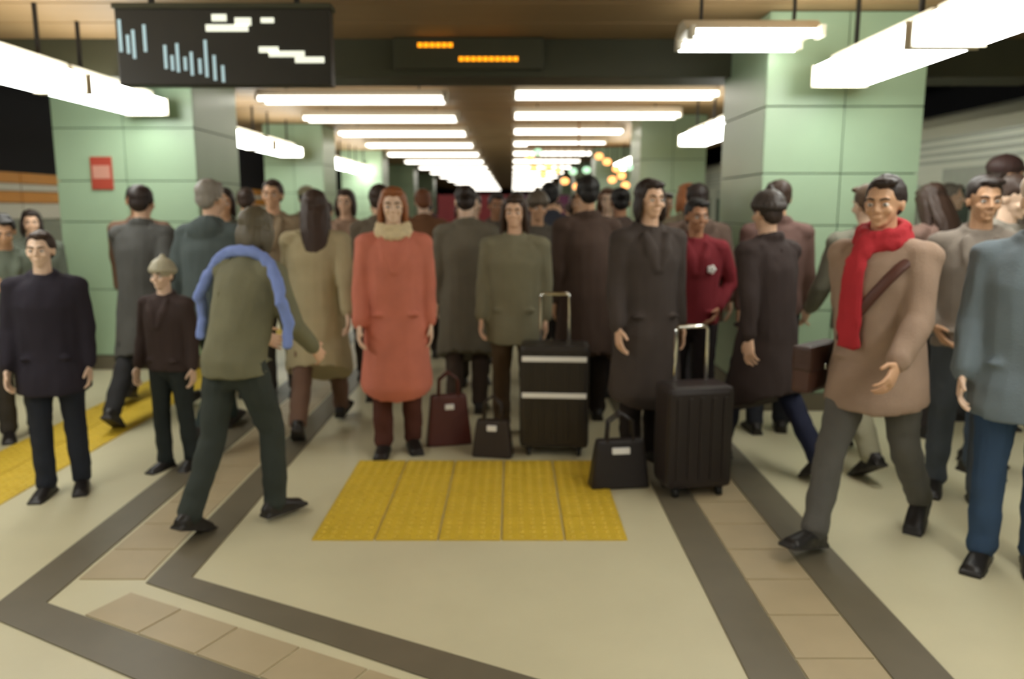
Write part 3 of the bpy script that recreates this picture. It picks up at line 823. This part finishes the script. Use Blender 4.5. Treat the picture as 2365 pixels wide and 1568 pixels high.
for i, (x, y) in enumerate(((-2.3, 16.4), (-1.75, 17.2), (1.4, 16.6), (1.75, 18.0), (-2.6, 18.6))):
    person(x, y, 180 * (i % 2), 1.62 + 0.03 * (i * 3 % 5), ('walk', 'stride', 'stand')[i % 3], ('jacket', 'parka', 'coat')[i % 3],
           ((96, 76, 66), (84, 60, 62), (108, 96, 82))[i % 3], (54, 48, 46), 'short', BLACKH, 'remote person of the crowd far down the hall, hardly visible', 'remote crowd', sk=i % 4, face=False)
# fillers of the middle distance
more = [(-1.05, 6.4, 176, 1.72, 'stand', 'jacket', (104, 94, 80), (60, 52, 48), 'short', BROWN, 'person in a mushroom jacket between the beige and the red coat'),
        (-2.35, 6.6, 6, 1.70, 'pocket', 'coat', (96, 98, 86), (48, 50, 48), 'bob', DKBROWN, 'person in a lichen grey long coat behind the slate parka'),
        (-0.35, 7.0, 2, 1.68, 'stand', 'jacket', (122, 110, 94), (66, 58, 50), 'short', BROWN, 'person in a putty jacket behind the hair bun'),
        (0.88, 6.55, 180, 1.70, 'stand', 'coat', (88, 74, 68), (40, 34, 34), 'bun', BLACKH, 'person with a bun in a cocoa long coat behind the charcoal coat'),
        (1.38, 6.0, 174, 1.74, 'walk', 'parka', (106, 88, 78), (40, 36, 38), 'short', DKBROWN, 'person in a walnut parka behind the maroon jacket'),
        (0.20, 6.62, 8, 1.68, 'walk', 'parka', (92, 86, 78), (44, 38, 36), 'beanie', (96, 84, 70), 'person in an umber parka and brown knitted hat in the middle'),
        (2.80, 4.6, 30, 1.72, 'phone', 'jacket', (142, 136, 126), (70, 80, 94), 'short', BROWN, 'person in a pale grey jacket looking down behind the taupe jacket'),
        (0.06, 9.1, 184, 1.72, 'stand', 'coat', (96, 70, 64), (50, 44, 44), 'short', DKBROWN, 'person in a russet long coat far down the middle'),
        (-1.45, 9.2, 2, 1.70, 'stride', 'parka', (116, 100, 84), (56, 50, 46), 'short', BLACKH, 'person in a hazel parka before the camel coat'),
        (0.75, 9.3, 0, 1.72, 'stride', 'jacket', (104, 84, 76), (52, 46, 44), 'bob', BROWN, 'person in a cinnamon jacket below the warm bulbs')]
for i, (x, y, r, h, ps, top, rgb, lg, hr, hc, lab) in enumerate(more):
    person(x, y, r, h, ps, top, rgb, lg, hr, hc, lab, sk=i % 4)

# ------------------------------------------------------------------ bags and cases
def suitcase(x, y, rot, h, rgb, label, bands):
    t = empty('suitcase', (x, y, 0), R(rot)); tag(t, label, 'suitcase')
    w = h * 0.33
    m = mat('case_%d_%d_%d' % rgb, rgb, rough=0.45, bump=0.2)
    b = box('shell', -w, w, -0.12, 0.12, 0.055, 0.055 + h, m, t, 0.035)
    for k in range(5):
        xx = -w * 0.7 + w * 0.35 * k
        box('rib', xx - 0.012, xx + 0.012, -0.127, -0.118, 0.11, h, m, b, 0.003)
    for z in bands:
        box('glint_band', -w * 0.92, w * 0.92, -0.133, -0.126, z - 0.016, z + 0.016, M_GLINT, t, 0.002)  # bands added so their white colour shows the glints on the case
    for sx in (-1, 1):
        for sy in (-1, 1):
            bm = bmesh.new(); add_tube(bm, [(sx * (w - 0.06) - 0.012, sy * 0.08, 0.028), (sx * (w - 0.06) + 0.012, sy * 0.08, 0.028)], [0.028, 0.028], side=Vector((0, 1, 0)), seg=14, cap=False)
            wh = put('wheel', to_mesh(bm, 'wheel', True), M_BLACK, t)
            box('fork', sx * (w - 0.06) - 0.018, sx * (w - 0.06) + 0.018, sy * 0.08 - 0.015, sy * 0.08 + 0.015, 0.04, 0.06, M_BLACK, wh)
    bm = bmesh.new()
    zt = h + 0.055
    add_tube(bm, [(-0.09, 0.06, zt - 0.02), (-0.09, 0.06, zt + 0.28), (-0.08, 0.06, zt + 0.30), (0.08, 0.06, zt + 0.30), (0.09, 0.06, zt + 0.28), (0.09, 0.06, zt - 0.02)], [0.011] * 6, side=Vector((0, 1, 0)), seg=8)
    put('handle', to_mesh(bm, 'handle', True), M_CHROME, t)
    return t
suitcase(0.27, 4.95, -4, 0.66, (44, 38, 32), 'black suitcase with two white bands for glints standing beyond the yellow tiles', (0.40, 0.63))
suitcase(0.99, 4.22, 10, 0.56, (40, 32, 30), 'dark brown suitcase standing before the charcoal coat', ())

def handbag(x, y, rot, w, h, rgb, label, base=0.0, clasp=0.05):
    t = empty('handbag', (x, y, base), R(rot)); tag(t, label, 'bag')
    m = mat('bag_%d_%d_%d' % rgb, rgb, rough=0.4, bump=0.25, bscale=90)
    bm = bmesh.new()
    add_box(bm, -w / 2, w / 2, -0.06, 0.06, 0.0, h, 0.02)
    for v in bm.verts:
        f = 1 - 0.22 * v.co.z / h
        v.co.x *= f; v.co.y *= 1 - 0.55 * v.co.z / h
    put('body', to_mesh(bm, 'body'), m, t)
    for s in (-1, 1):
        bm = bmesh.new()
        add_tube(bm, [(-w * 0.22, s * 0.022, h - 0.03), (-w * 0.2, s * 0.022, h + 0.10), (0, s * 0.022, h + 0.15), (w * 0.2, s * 0.022, h + 0.10), (w * 0.22, s * 0.022, h - 0.03)], [0.008] * 5, side=Vector((0, 1, 0)), seg=8)
        put('handle', to_mesh(bm, 'handle', True), m, t)
    box('clasp', -clasp, clasp, -0.05, -0.028, h * 0.72, h * 0.72 + 0.035, M_GLINT, t, 0.004)  # white clasp takes the place of a bright glint low in the crowd
    return t
handbag(0.60, 4.30, 8, 0.34, 0.28, (34, 28, 28), 'black handbag with a white clasp for a glint on the floor by the dark suitcase')
handbag(-0.12, 4.86, -10, 0.26, 0.24, (50, 40, 34), 'small brown handbag on the floor at the back edge of the yellow tiles', clasp=0.03)
handbag(-0.42, 5.12, 14, 0.30, 0.34, (88, 40, 34), 'dark red shopping bag standing beside the red coat', clasp=0.03)

# shoulder bag hanging at the hip of the red-scarfed person
q = local(p_scarf, (-0.285, -0.02, 0.70))
t = empty('shoulder_bag', q, R(-48 + 90)); tag(t, 'dark brown shoulder bag hanging at the hip of the red-scarfed person', 'bag')
bm = bmesh.new(); add_box(bm, -0.15, 0.15, -0.045, 0.045, 0, 0.22, 0.02)
put('body', to_mesh(bm, 'body'), mat('bag_brown', (78, 50, 40), rough=0.5, bump=0.25), t)
bm = bmesh.new(); add_box(bm, -0.153, 0.153, -0.052, 0.048, 0.10, 0.226, 0.018)
put('flap', to_mesh(bm, 'flap'), mat('bag_flap', (66, 42, 34), rough=0.5, bump=0.25), t)
box('buckle', -0.02, 0.02, -0.058, -0.05, 0.105, 0.135, M_CHROME, t, 0.003)

# pin on the maroon jacket
q = local(p_pin, (0.10, -0.150, 1.24))
t = empty('jacket_pin', q, R(-4)); tag(t, 'small white pin on the maroon jacket', 'pin')
bm = bmesh.new()
for k in range(5):
    a = 2 * math.pi * k / 5
    add_ell(bm, (0.018 * math.cos(a), 0, 0.018 * math.sin(a)), (0.013, 0.006, 0.013), seg=8, rings=6)
put('petals', to_mesh(bm, 'petals', True), M_GLINT, t)
bm = bmesh.new(); add_ell(bm, (0, -0.004, 0), (0.008, 0.006, 0.008), seg=8, rings=6)
put('centre', to_mesh(bm, 'centre', True), M_CHROME, t)
